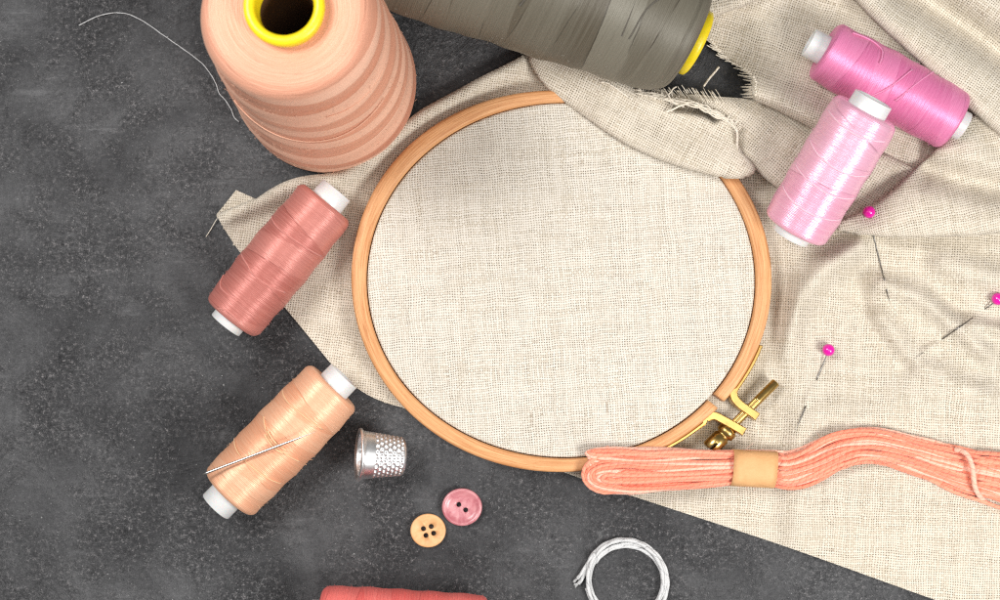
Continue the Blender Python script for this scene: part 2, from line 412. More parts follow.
def height(X, Y):
    sd, nx, ny = sdf(OP, X, Y); L = np.zeros(X.shape, int)
    h = 3.0 + 1.2*vnoise(X, Y, 38, 1) + .7*vnoise(X, Y, 14, 2)
    def bump(P, a, w, X=X, Y=Y): return a*np.exp(-(dline(P, X, Y)/w)**2)
    # rounded turned-under edge on the upper left
    M1 = chaikin([(214, 217), (214, 217), (225, 211), (240, 205), (257, 197), (270, 189), (285, 181), (302, 176), (322, 174), (345, 170), (375, 146), (415, 113), (455, 91), (480, 77), (505, 65), (520, 57), (535, 52), (600, 60), (600, 600), (216, 600)], 2)
    s1, _, _ = sdf(M1, X, Y)
    e = np.clip(s1/13, 0, 1); edge = 11*np.sqrt(np.clip(1-(1-e)**2, 0, 1))*np.exp(-np.clip(s1-13, 0, 99)/22)
    tri = (X < 300) & (s1 < 0)
    h = h + np.where(s1 > 0, edge*.9, 0)*sst(330, 420, X)*sst(180, 120, Y)
    h = np.maximum(h, 2.2)
    h += bump([(505, 80), (520, 66), (545, 50), (565, 42)], 17, 15) - bump([(538, 92), (546, 80)], 2, 8)
    # soft wrinkles over the right-hand part
    g = sst(770, 800, X)
    w = bump([(776, 352), (796, 308), (824, 270), (862, 246)], 11, 15) + bump([(880, 285), (920, 298), (955, 325), (985, 352)], 8, 11)
    w += bump([(880, 318), (905, 352), (930, 372), (985, 395)], 6, 13) + bump([(945, 262), (985, 275), (1030, 290)], 9, 16)
    w += bump([(975, 322), (1010, 330), (1050, 330)], 8, 9)
    w -= bump([(872, 252), (856, 285), (872, 325), (905, 365)], 4, 11) + bump([(945, 300), (972, 316), (1000, 322)], 4, 8)
    w += bump([(900, 400), (940, 405), (1010, 420)], 4, 20) + bump([(800, 430), (835, 410), (870, 418)], 3, 16)
    w += bump([(770, 470), (820, 450), (850, 430)], 3.5, 14)
    h += (1.9*w + 9 + 1.5*vnoise(X, Y, 55, 4))*g
    # pins lift a pinch of cloth
    h += bump([(884, 279), (888, 285)], 3.5, 4.5) + bump([(813, 388), (806, 402)], 3.0, 4.0) + bump([(936, 345), (924, 351)], 5, 4)
    h = np.maximum(h, 2.2); DX = np.zeros_like(h); DY = np.zeros_like(h); EX = {0: (0*h, 0*h)}
    def sheet(P, top, R, k, foot=.35, it=2, inner=None, soft=2.6, over=3.4):
        nonlocal h, L, DX, DY
        s, qx, qy = sdf(chaikin(P, it), X, Y)
        e = np.clip(s/R, 0, 1); pr = np.sqrt(np.clip(1-(1-e)**2, 0, 1))
        t = top(X, Y) if callable(top) else top
        hs = t*(foot+(1-foot)*pr) + (inner(X, Y, s) if inner else 0)
        m = sst(-soft*.45, soft*.55, s); h = h*(1-m)+hs*m; L = np.where(s > 0, k, L)
        lq = np.maximum(np.abs(s), .6); dr = np.clip(t-h, 0, 60)*sst(R+3, R*.5, s)*.85; EX[k] = (dr*(qx-X)/lq*np.sign(s), dr*(qy-Y)/lq*np.sign(s))
        ln = np.maximum(np.abs(s), .6); k_ = over*m*np.clip(1-s/9, 0, 1)
        DX = DX*(1-m)+k_*(qx-X)/ln*np.sign(s); DY = DY*(1-m)+k_*(qy-Y)/ln*np.sign(s)
    def ltop(X, Y): return 4 + 16*np.exp(-(dline([(214, 219), (240, 207), (262, 197), (290, 184), (325, 179), (350, 172), (420, 116), (520, 62)], X, Y)/15)**2)*sst(200, 236, X) - 2.0*np.exp(-(dline([(228, 226), (262, 216), (300, 204)], X, Y)/7)**2)
    sheet([(213, 217), (213, 217), (226, 211.5), (241, 206), (257, 198), (270, 189), (285, 181), (302, 176), (322, 174), (345, 170), (375, 146), (415, 113), (455, 91), (480, 77), (505, 64), (525, 50), (555, 35), (565, 120), (545, 240), (400, 360), (380, 420), (300, 350), (205, 225)], ltop, 9, 1, .6, it=1)
    # back sheet that runs up from the hoop to the right under the spools
    B = [(640, 74), (656, 89), (668, 92), (684, 93), (702, 94), (722, 96), (743, 97), (775, 100), (830, 118), (850, 150), (815, 205), (795, 200), (778, 188), (760, 172), (744, 157), (737, 148), (735, 128), (715, 112), (690, 98), (660, 90)]
    def btop(X, Y): return 33 - 15*sst(690, 655, X) - 12*np.exp(-(dline([(743, 97), (775, 109), (812, 127)], X, Y)/9)**2) + 2*vnoise(X, Y, 20, 8)
    sheet(B, btop, 12, 2, .6)
    # front flap folded over the hoop
    Fp = [(540, 38), (530, 50), (530, 62), (545, 85), (560, 98), (580, 112), (610, 134), (640, 151), (670, 163), (700, 172), (730, 178), (746, 177), (757, 171), (748, 160), (739, 150), (737, 138),
          (737, 126), (728, 117), (715, 111), (700, 104), (684, 97), (668, 93), (650, 92), (635, 90), (610, 70), (575, 45)]
    def ftop(X, Y):
        t = 28+14*sst(545, 620, X) - 14*np.exp(-(dline([(668, 97), (690, 103), (716, 113)], X, Y)/6)**2)*sst(90, 108, Y)
        return t - 3*np.exp(-(dline([(660, 112), (690, 122), (725, 134)], X, Y)/12)**2) + 4*np.exp(-(dline([(600, 115), (660, 150), (725, 165)], X, Y)/16)**2) + 2*vnoise(X, Y, 22, 9)
    sheet(Fp, ftop, 11, 3, .72)
    # pocket between the frayed edge and the back sheet
    d = dline([(676, 107), (690, 109), (706, 113), (715, 118)], X, Y); h = h*(1-.8*np.exp(-(d/4.2)**4))
    # main sheet under the dark pink spool
    Rr = [(751, 99), (751, 78), (742, 68), (728, 60), (717, 50), (706, 38), (690, 18), (684, 0), (682, -40), (1130, -40), (1130, 190), (880, 210), (850, 200), (835, 150), (814, 128), (790, 116), (775, 108), (760, 102)]
    def rtop(X, Y):
        d = dline([(740, 90), (775, 98), (812, 116), (840, 130)], X, Y)
        t = 13 + 32*np.exp(-(d/20)**2) + 10*sst(80, 20, Y+.55*(X-700))*sst(860, 760, X)
        t += 6*np.exp(-(dline([(770, 10), (800, 60), (840, 95)], X, Y)/28)**2) - 5*np.exp(-(dline([(735, 22), (790, 8), (850, 10)], X, Y)/13)**2)
        return t + 3*vnoise(X, Y, 30, 10)
    sheet(Rr, rtop, 9, 4, .62)
    # strip above, behind the cone
    sheet([(670, 30), (700, 22), (712, 17), (725, 11), (742, 6), (766, -5), (790, -60), (670, -60)], 36, 8, 5, .75)
    # small lower fold between the pink spools
    def qtop(X, Y): return 24-8*sst(0, 40, Y-165)+1.5*vnoise(X, Y, 18, 12)
    sheet([(842, 150), (868, 152), (884, 155), (900, 163), (921, 173), (906, 190), (885, 205), (850, 224), (826, 228), (818, 214), (825, 180)], qtop, 7, 6, .7)
    # right fold with the pin
    def stop_(X, Y):
        t = 44 - 25*np.exp(-(dline([(930, 172), (960, 180), (1005, 188), (1050, 190)], X, Y)/15)**2) - 8*sst(890, 850, X) - 4*np.exp(-(dline([(985, 116), (950, 140), (908, 180), (865, 213)], X, Y)/16)**2)
        t -= 9*np.exp(-(dline([(985, 118), (1000, 150), (1040, 190)], X, Y)/12)**2)
        return t + 2.5*vnoise(X, Y, 26, 13)
    sheet([(990, 108), (978, 114), (962, 125), (947, 142), (927, 160), (906, 180), (886, 198), (862, 213), (842, 221), (832, 226), (842, 230), (865, 234), (900, 236), (950, 235), (1000, 232), (1065, 229), (1065, 110)], stop_, 10, 7, .78)
    # big diagonal fold across the upper right corner
    def ttop(X, Y):
        t = 54 - 34*np.exp(-(dline([(905, -12), (945, 14), (985, 42), (1050, 92)], X, Y)/17)**2)
        t += 5*np.exp(-(dline([(960, -20), (1010, 10), (1060, 40)], X, Y)/20)**2)
        return t + 2.5*vnoise(X, Y, 30, 14)
    sheet([(838, -24), (852, -4), (874, 19), (900, 43), (925, 65), (950, 90), (976, 113), (1000, 134), (1130, 250), (1130, -140), (800, -140)], ttop, 13, 8, .6)
    return h, L, sd, nx, ny, DX, DY, EX
Hh, Lh, SD, NX, NY, DX, DY, EXY = height(X, Y)
ok = SD > 0
PX = np.where(ok, X, NX); PY = np.where(ok, Y, NY)
far = np.clip(SD/6, 0, 1)*ok
Hedge = np.where(ok, Hh, 0)
ni, nj = X.shape
# outside neighbours take the height of the nearest inside vertex
for _ in range(2):
    for di, dj in ((1, 0), (-1, 0), (0, 1), (0, -1), (1, 1), (1, -1), (-1, 1), (-1, -1)):
        sh = np.roll(np.roll(Hedge, di, 0), dj, 1); Hedge = np.where(Hedge == 0, sh, Hedge)
Hedge = np.where(Hedge == 0, 2.4, Hedge)
cellok = ok[:-1, :-1] | ok[1:, :-1] | ok[:-1, 1:] | ok[1:, 1:]
use = np.zeros_like(ok); use[:-1, :-1] |= cellok; use[1:, :-1] |= cellok; use[:-1, 1:] |= cellok; use[1:, 1:] |= cellok
idx = np.full(X.shape, -1); idx[use] = np.arange(use.sum())
W = UN(PX+DX*far, PY+DY*far, Hedge)
Vc = [tuple(p) for p in W[use]]
ANG = {0: -2, 1: -8, 2: -38, 3: -28, 4: -18, 5: 10, 6: -32, 7: 12, 8: -36}
Fc = []; UVc = []
# cloth coordinates: slope-stretched rotation per fold
ca = {k: (math.cos(rad(a)), math.sin(rad(a))) for k, a in ANG.items()}
ii, jj = np.nonzero(cellok)
for i, j in zip(ii.tolist(), jj.tolist()):
    q = ((i, j), (i, j+1), (i+1, j+1), (i+1, j)); Fc.append(tuple(int(idx[a]) for a in q))
    k = max(int(Lh[a]) for a in q); c, s = ca[k]; o = 40*k; ex, ey = EXY[k]
    UVc.append(tuple(((PX[a]+ex[a])*c-(PY[a]+ey[a])*s+o, (PX[a]+ex[a])*s+(PY[a]+ey[a])*c+o) for a in q))
LIN = linen('natural_linen', 2.45, srgb(217, 208, 192), srgb(192, 181, 161), .85)
cloth = mesh('linen_cloth', Vc, Fc, LIN, None, UVc, True, origin=U(760, 330, 0))
md = cloth.modifiers.new('thickness', 'SOLIDIFY'); md.thickness = .02; md.offset = -1
tag(cloth, 'crumpled beige linen cloth with frayed edge spread under hoop and spools', 'cloth')
def hz(x, y):
    i = int(round((x-HX0)/ST)); j = int(round((y-HY0)/ST)); i = max(0, min(ni-1, i)); j = max(0, min(nj-1, j))
    return float(Hedge[i, j])
RAW = cord('linen_yarn', srgb(240, 230, 212), srgb(206, 190, 164), .5, pitch=5.0)
# frayed threads along the torn edges
def fringe(name, edge, n, dirv, ln, z, jit=2.0, r=.75, sp_=.16):
    P = spline([(a, b) for a, b in edge], 10); parts = []
    for k in range(n):
        p = P[int(k/(n-1)*(len(P)-1))]
        f = k/(n-1); dx = dirv[0][0]*(1-f)+dirv[1][0]*f; dy = dirv[0][1]*(1-f)+dirv[1][1]*f
        l = ln*(.7+random.random()*.6); dx += random.uniform(-sp_, sp_); dy += random.uniform(-sp_, sp_)
        pts = []
        for t in (0, .35, .7, 1):
            xx = p[0]-dx*4+dx*t*(l+4)+random.uniform(-.4, .4)*jit*t; yy = p[1]-dy*4+dy*t*(l+4)+random.uniform(-.4, .4)*jit*t
            zb = hz(p[0]-dx*4, p[1]-dy*4)
            pts.append(U(xx, yy, max(1.2, zb*(1-t)+z*t+.8)))
        parts.append(tube([tuple(q) for q in spline(pts, 4)], r*random.uniform(.75, 1.2), 6, taper=lambda t: 1-.5*t))
    return add(name, join(parts), RAW, cloth)
fringe('frayed_edge', [(656, 94), (668, 97), (684, 98), (702, 99), (722, 100)], 32, ((-.70, -.70), (-.50, -.85)), 13, 28, 1.0, .85, .06)
fringe('frayed_edge', [(708, 38), (717, 49), (728, 60), (742, 68), (751, 78), (753, 89), (752, 97)], 27, ((-.8, -.5), (-1, .05)), 10, 14, 1.4, 1.15, .1)
fringe('frayed_edge', [(640, 93), (655, 96), (672, 100), (690, 104), (705, 109), (718, 115), (731, 122), (738, 131)], 46, ((-.3, -.9), (.75, -.5)), 6, 40, 4.0, .8)
# the torn edge itself: loose yarns running along it
Rf = random.Random(21)
for k in range(11):
    q = []
    for x, y in [(636, 92), (650, 95), (664, 98), (678, 102), (692, 104), (706, 109), (718, 115), (730, 122), (737, 132), (738, 146)][k % 3:10-(k % 2)*2]:
        q.append(U(x+Rf.uniform(-2, 2), y+Rf.uniform(-3.5, 3.5), 40+Rf.uniform(-1, 4)))
    add('loose_strand', tube([tuple(p) for p in spline(q, 6)], Rf.uniform(.4, .8), 6), RAW, cloth)
def strand(name, pts, r, mat, par, n=8, seg=8):
    return add(name, tube([tuple(q) for q in spline([U(*p) for p in pts], seg)], r, n), mat, par)
strand('loose_strand', [(601, 82, 40), (607, 83, 42), (614, 87, 44), (621, 92, 44), (628, 97, 44)], 1.0, RAW, cloth)
strand('loose_strand', [(663, 97, 40), (669, 94, 44), (673, 89, 42), (676, 87, 38)], .8, RAW, cloth)
strand('loose_strand', [(664, 89, 40), (668, 95, 44), (673, 102, 44), (684, 107, 42)], .9, RAW, cloth)
strand('loose_strand', [(666, 112, 42), (672, 110, 44), (680, 106, 45), (690, 103, 43)], .9, RAW, cloth)
strand('loose_strand', [(719, 67, 26), (715, 72, 24), (709, 79, 22), (704, 86, 30)], 1.1, RAW, cloth)
strand('loose_strand', [(219, 216, 4), (215, 222, 3), (211, 229, 1.5), (206, 237, 1)], .45, RAW, cloth)

# ------------------------------------------------------------------ embroidery hoop
CX, CY = 561, 282
outer = [(350,273),(355,240),(365,210),(385,173),(434,121.7),(473,105),(507,96),(533,92),(557,91),(740,180),(757,207),(767,237),(772,270),(770,303),(764,337),(752,363),(740,387),(718,407),(693,427),(667,448),(640,456),
         (351,287),(355,323),(368,355),(383,380),(407,410),(433,432),(460,448),(490,462),(527,470),(573,471)]
inner = [(365,277),(372,238),(383,212),(403,175),(428,150),(458,130),(493,113),(527,106),(567,103),(720,179),(742,210),(752,237),(757,267),(755,297),(748,330),(740,352),(727,377),(715,395),(687,420),(660,437),(627,448),(587,457),
         (365,287),(368,317),(382,350),(403,383),(428,408),(457,430),(490,446),(527,455),(573,457)]
def fit(P, N=3):
    a = np.array([math.atan2(y-CY, x-CX) for x, y in P]); r = np.array([math.hypot(x-CX, y-CY) for x, y in P])
    cols = lambda t: np.stack([np.ones_like(t)]+[f(k*t) for k in range(1, N+1) for f in (np.cos, np.sin)], -1)
    A = cols(a); R = 25*np.diag([0]+[k**3*.004 for k in range(1, N+1) for _ in (0, 1)])
    c = np.linalg.solve(A.T@A+R, A.T@r); return lambda t: cols(np.atleast_1d(np.array(t, float)))@c
ro = fit(outer); ri = fit(inner)
ZT = 26.0
hoop = root('embroidery_hoop', 'oval wooden embroidery hoop with brass screw and stretched linen lying on the cloth', 'embroidery hoop', U(CX, CY, 0))
WOOD = wood()
g0 = rad(37.4); gw = rad(1.35)
ts = np.linspace(g0+gw, g0+2*PI-gw, 260)
V = []; Fx = []; UVx = []; al = 0; prev = None
prof = [(0, 3), (0, ZT-3), (.06, ZT-1), (.2, ZT), (.8, ZT), (.94, ZT-1), (1, ZT-3), (1, 3)]
for t in ts:
    a = ri(t)[0]; b = ro(t)[0]
    pm = U(CX+b*math.cos(t), CY+b*math.sin(t), ZT)
    if prev is not None: al += (pm-prev).length*100
    prev = pm
    for s, z in prof:
        p = U(CX+(a+(b-a)*s)*math.cos(t), CY+(a+(b-a)*s)*math.sin(t), ZT); p.z = z*.01; V.append((p, al, s*16+z*.8))
n = len(prof)
for i in range(len(ts)-1):
    for k in range(n):
        k2 = (k+1) % n; f = (i*n+k, i*n+k2, (i+1)*n+k2, (i+1)*n+k); Fx.append(f); UVx.append(tuple((V[q][1], V[q][2]) for q in f))
for e in (0, len(ts)-1):
    f = tuple(e*n+k for k in range(n)); Fx.append(f); UVx.append(tuple((V[q][2]*3, V[q][2]) for q in f))
add('outer_ring', ([v[0] for v in V], Fx, UVx), WOOD, hoop)
# inner ring, just under the stretched cloth
V = []; Fx = []; UVx = []; m = 200
for i in range(m):
    t = 2*PI*i/m; a = ri(t)[0]
    for s, z in ((-1.4, 3), (-1.4, ZT-5), (-3, ZT-4), (-11, ZT-4), (-12, 3)):
        p = U(CX+(a+s)*math.cos(t), CY+(a+s)*math.sin(t), ZT); p.z = z*.01; V.append((p, i*6.1, s+z))
for i in range(m):
    for k in range(5):
        f = tuple(q % (5*m) for q in (i*5+k, i*5+(k+1) % 5, (i+1)*5+(k+1) % 5, (i+1)*5+k)); Fx.append(f); UVx.append(tuple((V[q][1], V[q][2]) for q in f))
add('inner_ring', ([v[0] for v in V], Fx, UVx), WOOD, hoop)
# stretched linen
V = []; Fx = []; UVx = []; rings = [(0, -1)]+[(f, None) for f in np.linspace(.04, .985, 26)]
m = 220; nse = random.Random(3)
V.append((U(CX, CY, ZT-3.4), (CX, CY)))
prs = [(f, ZT-3.2) for f in np.linspace(.04, .97, 26)]+[(.985, ZT-3.0), (.993, ZT-3.6), (.997, ZT-6), (.998, ZT-14)]
for f, z in prs:
    for i in range(m):
        t = 2*PI*i/m; a = ri(t)[0]-.5; x = CX+a*f*math.cos(t); y = CY+a*f*math.sin(t)
        zz = z + .35*math.sin(x*.031+1)*math.sin(y*.027) if f < .96 else z
        p = U(x, y, ZT-3) if f > .98 else U(x, y, zz); p.z = zz*.01
        V.append((p, (x, y)))
cc, ss_ = math.cos(rad(4)), math.sin(rad(4))
def uvh(q): x, y = V[q][1]; return (x*cc-y*ss_, x*ss_+y*cc)
for i in range(m):
    f = (0, 1+i, 1+(i+1) % m); Fx.append(f); UVx.append(tuple(uvh(q) for q in f))
for k in range(len(prs)-1):
    for i in range(m):
        f = (1+k*m+i, 1+k*m+(i+1) % m, 1+(k+1)*m+(i+1) % m, 1+(k+1)*m+i); Fx.append(f); UVx.append(tuple(uvh(q) for q in f))
HL = linen('hoop_linen', 2.45, srgb(221, 215, 203), srgb(198, 189, 172), .76, .4)
add('stretched_linen', ([v[0] for v in V], Fx, UVx), HL, hoop)
# brass hardware
BR = metal('brass', srgb(198, 164, 98), .17, .3, 0)
def pol(t, d): b = float(ro(t)[0])+d; return (CX+b*math.cos(t), CY+b*math.sin(t))
up = [pol(rad(a), 1.6) for a in np.linspace(17.5, 31.5, 9)]+[(735, 391), (734, 395), (736, 400), (741, 405), (748, 410), (758, 417)]
lo = [pol(rad(a), 1.6) for a in np.linspace(60, 44.5, 9)]+[(705, 419), (711, 416), (716, 416), (722, 419), (733, 425), (745, 432)]
for pl, w in ((up, 3.4), (lo, 3.4)):
    sp = [tuple(p) for p in spline(pl, 3)]
    # the tab is thicker than the strap
    P = [Vector(p) for p in sp]; L = []; R = []
    for i, p in enumerate(P):
        t = (P[min(i+1, len(P)-1)]-P[max(i-1, 0)]).normalized(); nn = Vector((-t.y, t.x)); ww = w+(4.8 if i > 28 else 4.8*max(0, (i-23)/5))
        L.append(tuple(p+nn*ww/2)); R.append(tuple(p-nn*ww/2))
    pr = prism(L+R[::-1], 4, 24, .8)
    add('bracket', pr, BR, hoop, smooth=False)
def rod(A, B, r, name, mat, par, prof=None, n=32):
    ax = frame(A, B); Ln = (B-A).length*100
    pf = prof(Ln) if prof else [(0.01, 0), (r-.6, 0), (r, .6), (r, Ln-.6), (r-.6, Ln), (.01, Ln)]
    return add(name, lathe(pf, A, ax, n), mat, par)
zs = 15
def thr(L):      # screw thread ridges
    p = [(.01, 0), (3.6, 0), (4.6, 1.2)]; h = 1.2
    while h < L-26: p += [(4.6, h), (4.1, h+.7), (4.6, h+1.4)]; h += 1.4
    p += [(4.5, L-25), (4.5, L-1), (3.8, L), (.01, L)]; return p
rod(U(730, 428, zs), U(776, 382, zs), 4.5, 'screw', BR, hoop, thr)
nut = rod(U(709, 449, zs), U(734, 424.5, zs), 9, 'barrel_nut', BR, hoop, lambda L: [(3.0, 6), (3.0, 0), (7.2, 0), (8.6, 1.2), (8.6, L*.50), (7.2, L*.53), (7.2, L*.58), (9.6, L*.61), (9.6, L*.8), (7.0, L*.83), (7.0, L), (.01, L)])
# slot cut in the nut's end
def bool_cut(o, cutV):
    ms_ = bpy.data.meshes.new('c'); ms_.from_pydata([tuple(v) for v in cutV[0]], [], cutV[1]); 
    b = bmesh.new(); b.from_mesh(ms_); bmesh.ops.recalc_face_normals(b, faces=b.faces[:]); b.to_mesh(ms_); b.free()
    co = bpy.data.objects.new('c', ms_); C.objects.link(co)
    mod = o.modifiers.new('b', 'BOOLEAN'); mod.operation = 'DIFFERENCE'; mod.object = co; mod.solver = 'EXACT'
    bpy.context.view_layer.update(); dg = bpy.context.evaluated_depsgraph_get()
    nm = bpy.data.meshes.new_from_object(o.evaluated_get(dg)); old = o.data; o.modifiers.clear(); o.data = nm; nm.name = old.name
    bpy.data.objects.remove(co)
def boxp(A, B, w, z0, z1):
    d = (B-A).normalized(); nn = Vector((-d.y, d.x, 0))*w*.005
    q = [A+nn, A-nn, B-nn, B+nn]; V = [Vector((p.x, p.y, z0*.01)) for p in q]+[Vector((p.x, p.y, z1*.01)) for p in q]
    return V, [(0, 1, 2, 3), (4, 5, 6, 7), (0, 1, 5, 4), (1, 2, 6, 5), (2, 3, 7, 6), (3, 0, 4, 7)]
bool_cut(nut, boxp(U(705, 453, zs), U(715.5, 442.7, zs), 3.2, 3, 30))

# ------------------------------------------------------------------ spools of thread
WHITE = plastic('white_plastic', (.70, .70, .69), .32, .15)
def loose(name, A, ax, L, r, rows, mat, par, rr=.75):
    """a strand lying over the wound surface: rows of (turn, height) ; turn .5 faces up"""
    x, y, z = ax; P = []
    for t, h in rows:
        a = 2*PI*t; R = r(h)+rr*.6
        P.append(A+(y*math.cos(a)+x*math.sin(a))*R*.01+z*h*.01)
    # resample along the surface
    Q = []
    sp = spline([(t, h) for t, h in rows], 10)
    for q in sp:
        a = 2*PI*q[0]; R = r(q[1])+rr*.55; Q.append(A+(y*math.cos(a)+x*math.sin(a))*R*.01+z*q[1]*.01)
    return add(name, tube([tuple(q) for q in Q], rr, 6), mat, par)
def fuzz(name, A, ax, L, r, n, mat, par, ln=5.0, seed=1):
    """short stray fibres standing off the wound thread"""
    R_ = random.Random(seed); x, y, z = ax; parts = []
    for _ in range(n):
        a = R_.uniform(0, 2*PI); h = R_.uniform(.03, .97)*L; d = (y*math.cos(a)+x*math.sin(a)); tg = (x*math.cos(a)-y*math.sin(a))
        if d.z < -.5 or d.z > .55: continue
        p = A+d*(r(h)-.3)*.01+z*h*.01; l = ln*R_.uniform(.3, 1.0)*.01
        q = p+(d*R_.uniform(.15, .6)+tg*R_.uniform(-1, 1)+z*R_.uniform(-.6, .6))*l*.5
        w = q+(d*R_.uniform(-.3, .5)+tg*R_.uniform(-1, 1)+z*R_.uniform(-.7, .7))*l*.6
        parts.append(tube([tuple(s) for s in spline([p, q, w], 3)], .17, 3))
    o = add(name, join(parts), mat, par); o['kind'] = 'stuff'; return o
def spool(label, A2, B2, zA, zB, rA, tubeA, tubeB, mat, fmat, grp, rt=17.0, strands=(), seed=1, capname='core_tube', nfz=420, n=120, bulge=1.5):
    """A2/B2: photo pixels of the two ends of the wound thread (axis), zA/zB their heights; rA thread radius"""
    A = U(*A2, zA); B = U(*B2, zB); ax = frame(A, B); L = (B-A).length*100
    lowz = min(zA, zB)-rA
    o = root('thread_spool', label, 'thread spool', U((A2[0]+B2[0])/2, (A2[1]+B2[1])/2, max(0, (zA+zB)/2-rA)), grp)
    cr = 7.0
    rr = lambda h: rA - cr*(1-math.sqrt(max(0, 1-max(0, 1-h/cr)**2))) - cr*.8*(1-math.sqrt(max(0, 1-max(0, 1-(L-h)/cr)**2))) + bulge*math.sin(PI*h/L)-bulge*.3
    pf = [(rt-1, 1.5), (rt+2, .6)] + [(rA-cr+cr*math.sin(t*PI/2)*1.0-.2, cr*(1-math.cos(t*PI/2))) for t in np.linspace(.25, .999, 7)]
    hh = np.linspace(cr, L-cr, 60)
    pf += [(rr(h), h) for h in hh[1:-1]]
    pf += [(rA-cr+cr*math.cos(t*PI/2)-.2, L-cr+cr*math.sin(t*PI/2)) for t in np.linspace(.0, .75, 7)] + [(rt+2, L-.6), (rt-1, L-1.5)]
    R2 = random.Random(seed); ph = [R2.uniform(0, 6) for _ in range(6)]
    wob = lambda t, h: .45*math.sin(h*.21+ph[0]+math.sin(t+ph[1]))+.3*math.sin(2*t+ph[2]+h*.05)
    add('wound_thread', lathe(pf, A, ax, n, wob=wob), mat, o)
    tp = [(rt-3.2, L*.5), (rt-3.2, -tubeA+.4), (rt-2.4, -tubeA), (rt-.5, -tubeA), (rt, -tubeA+.6), (rt+.4, 4), (rt, L-4), (rt, L+tubeB-.6), (rt-.5, L+tubeB), (rt-2.4, L+tubeB), (rt-3.2, L+tubeB-.4), (rt-3.2, L*.5)]
    add(capname, lathe(tp, A, ax, 64), WHITE, o)
    for rows in strands: loose('loose_strand', A, ax, L, rr, [(t, h*L) for t, h in rows], fmat, o)
    fuzz('stray_fibres', A, ax, L, rr, nfz, fmat, o, seed=seed)
    return o, A, ax, L, rr
G = 'small spools of sewing thread'
def col3(r, g, b): return srgb(r, g, b)
def fibre(name, c):
    M = Mat(name); o = M.obj(); M.set(Base_Color=M.mix(M.noise(o, 12, 2), c, tuple(x*.75 for x in c)), Roughness=.7, Sheen_Weight=.3); return M.m
ROSE = thread('dusty_rose_thread', srgb(190, 112, 102), srgb(222, 154, 142), srgb(156, 86, 78), 1.9, 26, 31, .4, .5, .40, aniso=.6)
spool('dusty rose thread spool lying on cloth corner left of the hoop', (327, 202), (230.5, 319), 36, 32.5, 31.5, 15, 8, ROSE, fibre('rose_fibre', srgb(214, 132, 120)), G,
      strands=([(.33, .62), (.42, .64), (.47, .66), (.55, .66), (.66, .63)], [(.30, .80), (.36, .86), (.42, .87), (.5, .86)], [(.45, .97), (.5, .95), (.57, .955)], [(.3, .3), (.42, .33), (.55, .32), (.7, .3)]), seed=2)
PEACH = thread('peach_thread', srgb(240, 174, 136), srgb(252, 208, 174), srgb(220, 146, 108), 1.9, 22, 27, .4, .4, .40, aniso=.6)
sp2 = spool('pale peach thread spool on dark table holding a sewing needle', (334, 386), (228, 494), 33, 33, 32.5, 14, 17, PEACH, fibre('peach_fibre', srgb(246, 196, 148)), G,
      strands=([(.36, .45), (.42, .49), (.48, .52), (.56, .52), (.66, .50)], [(.3, .25), (.4, .27), (.5, .26), (.62, .24)], [(.3, .7), (.42, .73), (.55, .72), (.68, .69)]), seed=3)
HOT = thread('rose_pink_thread', srgb(222, 120, 166), srgb(240, 160, 196), srgb(186, 80, 130), 2.1, 24, 29, .3, .3, .42)
spool('deep rose pink thread spool wedged between cloth folds', (823, 50), (955, 122), 46, 40, 30.5, 16, 10, HOT, fibre('pink_fibre', srgb(230, 138, 180)), G, rt=14.5,
      strands=([(.62, .10), (.64, .22), (.61, .31), (.56, .335), (.52, .34)], [(.4, .55), (.5, .6), (.6, .66), (.68, .7)], [(.36, .4), (.46, .48), (.58, .55)]), seed=4)
PALE = thread('pale_pink_thread', srgb(242, 174, 200), srgb(252, 208, 224), srgb(228, 148, 178), 1.7, 25, 60, .3, .6, .31, spec=.95, aniso=.6, metal_=.26)
spool('pale pink thread spool leaning on the deep rose pink one', (867, 110), (794, 230), 100, 50, 33, 12, 8, PALE, fibre('pale_pink_fibre', srgb(246, 196, 212)), G, rt=19,
      strands=([(.3, .12), (.42, .155), (.52, .16), (.65, .12)], [(.3, .36), (.42, .42), (.55, .43), (.68, .38)], [(.3, .56), (.42, .6), (.55, .61), (.68, .57)], [(.3, .74), (.42, .79), (.55, .79), (.68, .75)]), seed=5)
CORAL = thread('coral_thread', srgb(238, 110, 104), srgb(248, 150, 142), srgb(204, 76, 78), 2.0, 24, 29, .3, .35, .45)
spool('coral red thread spool cut off by the bottom edge', (320, 618), (486, 628), 33, 33, 31, 9, 12, CORAL, fibre('coral_fibre', srgb(230, 112, 106)), G,
      strands=([(.3, .2), (.45, .24), (.6, .22)], [(.3, .6), (.45, .63), (.62, .6)]), seed=6)

# ------------------------------------------------------------------ thread cones
YEL = plastic('yellow_plastic', srgb(240, 214, 30), .35, .1)
BRN = plastic('brown_card', (.10, .045, .018), .7)
GC = 'large cones of sewing thread'
SALM = thread('salmon_thread', srgb(226, 160, 130), srgb(246, 200, 174), srgb(206, 132, 102), 2.4, 24, 33, .95, .25, .48, spec=.3, aniso=.4, ku=1.0, metal_=.1, alt=.72, flat=322, cross=False)
SALF = fibre('salmon_fibre', srgb(236, 182, 152))
b0 = U(329, 87.5, 0); HC = 288
cone = root('thread_cone', 'standing salmon pink thread cone with yellow tube end', 'thread cone', b0, GC)
A = b0.copy(); axz = (Vector((-1, 0, 0)), Vector((0, 1, 0)), Vector((0, 0, 1)))
rb, rt_ = 89, 69
pf = [(30, 4), (68, 3), (76, 3.5)]+[(rb-9+9*math.sin(t), 12-9*math.cos(t)) for t in np.linspace(.45, PI/2, 8)]
pf += [(rb+(rt_+3-rb)*((h-16)/(HC-38))**1.15, h) for h in np.linspace(20, HC-22, 90)]
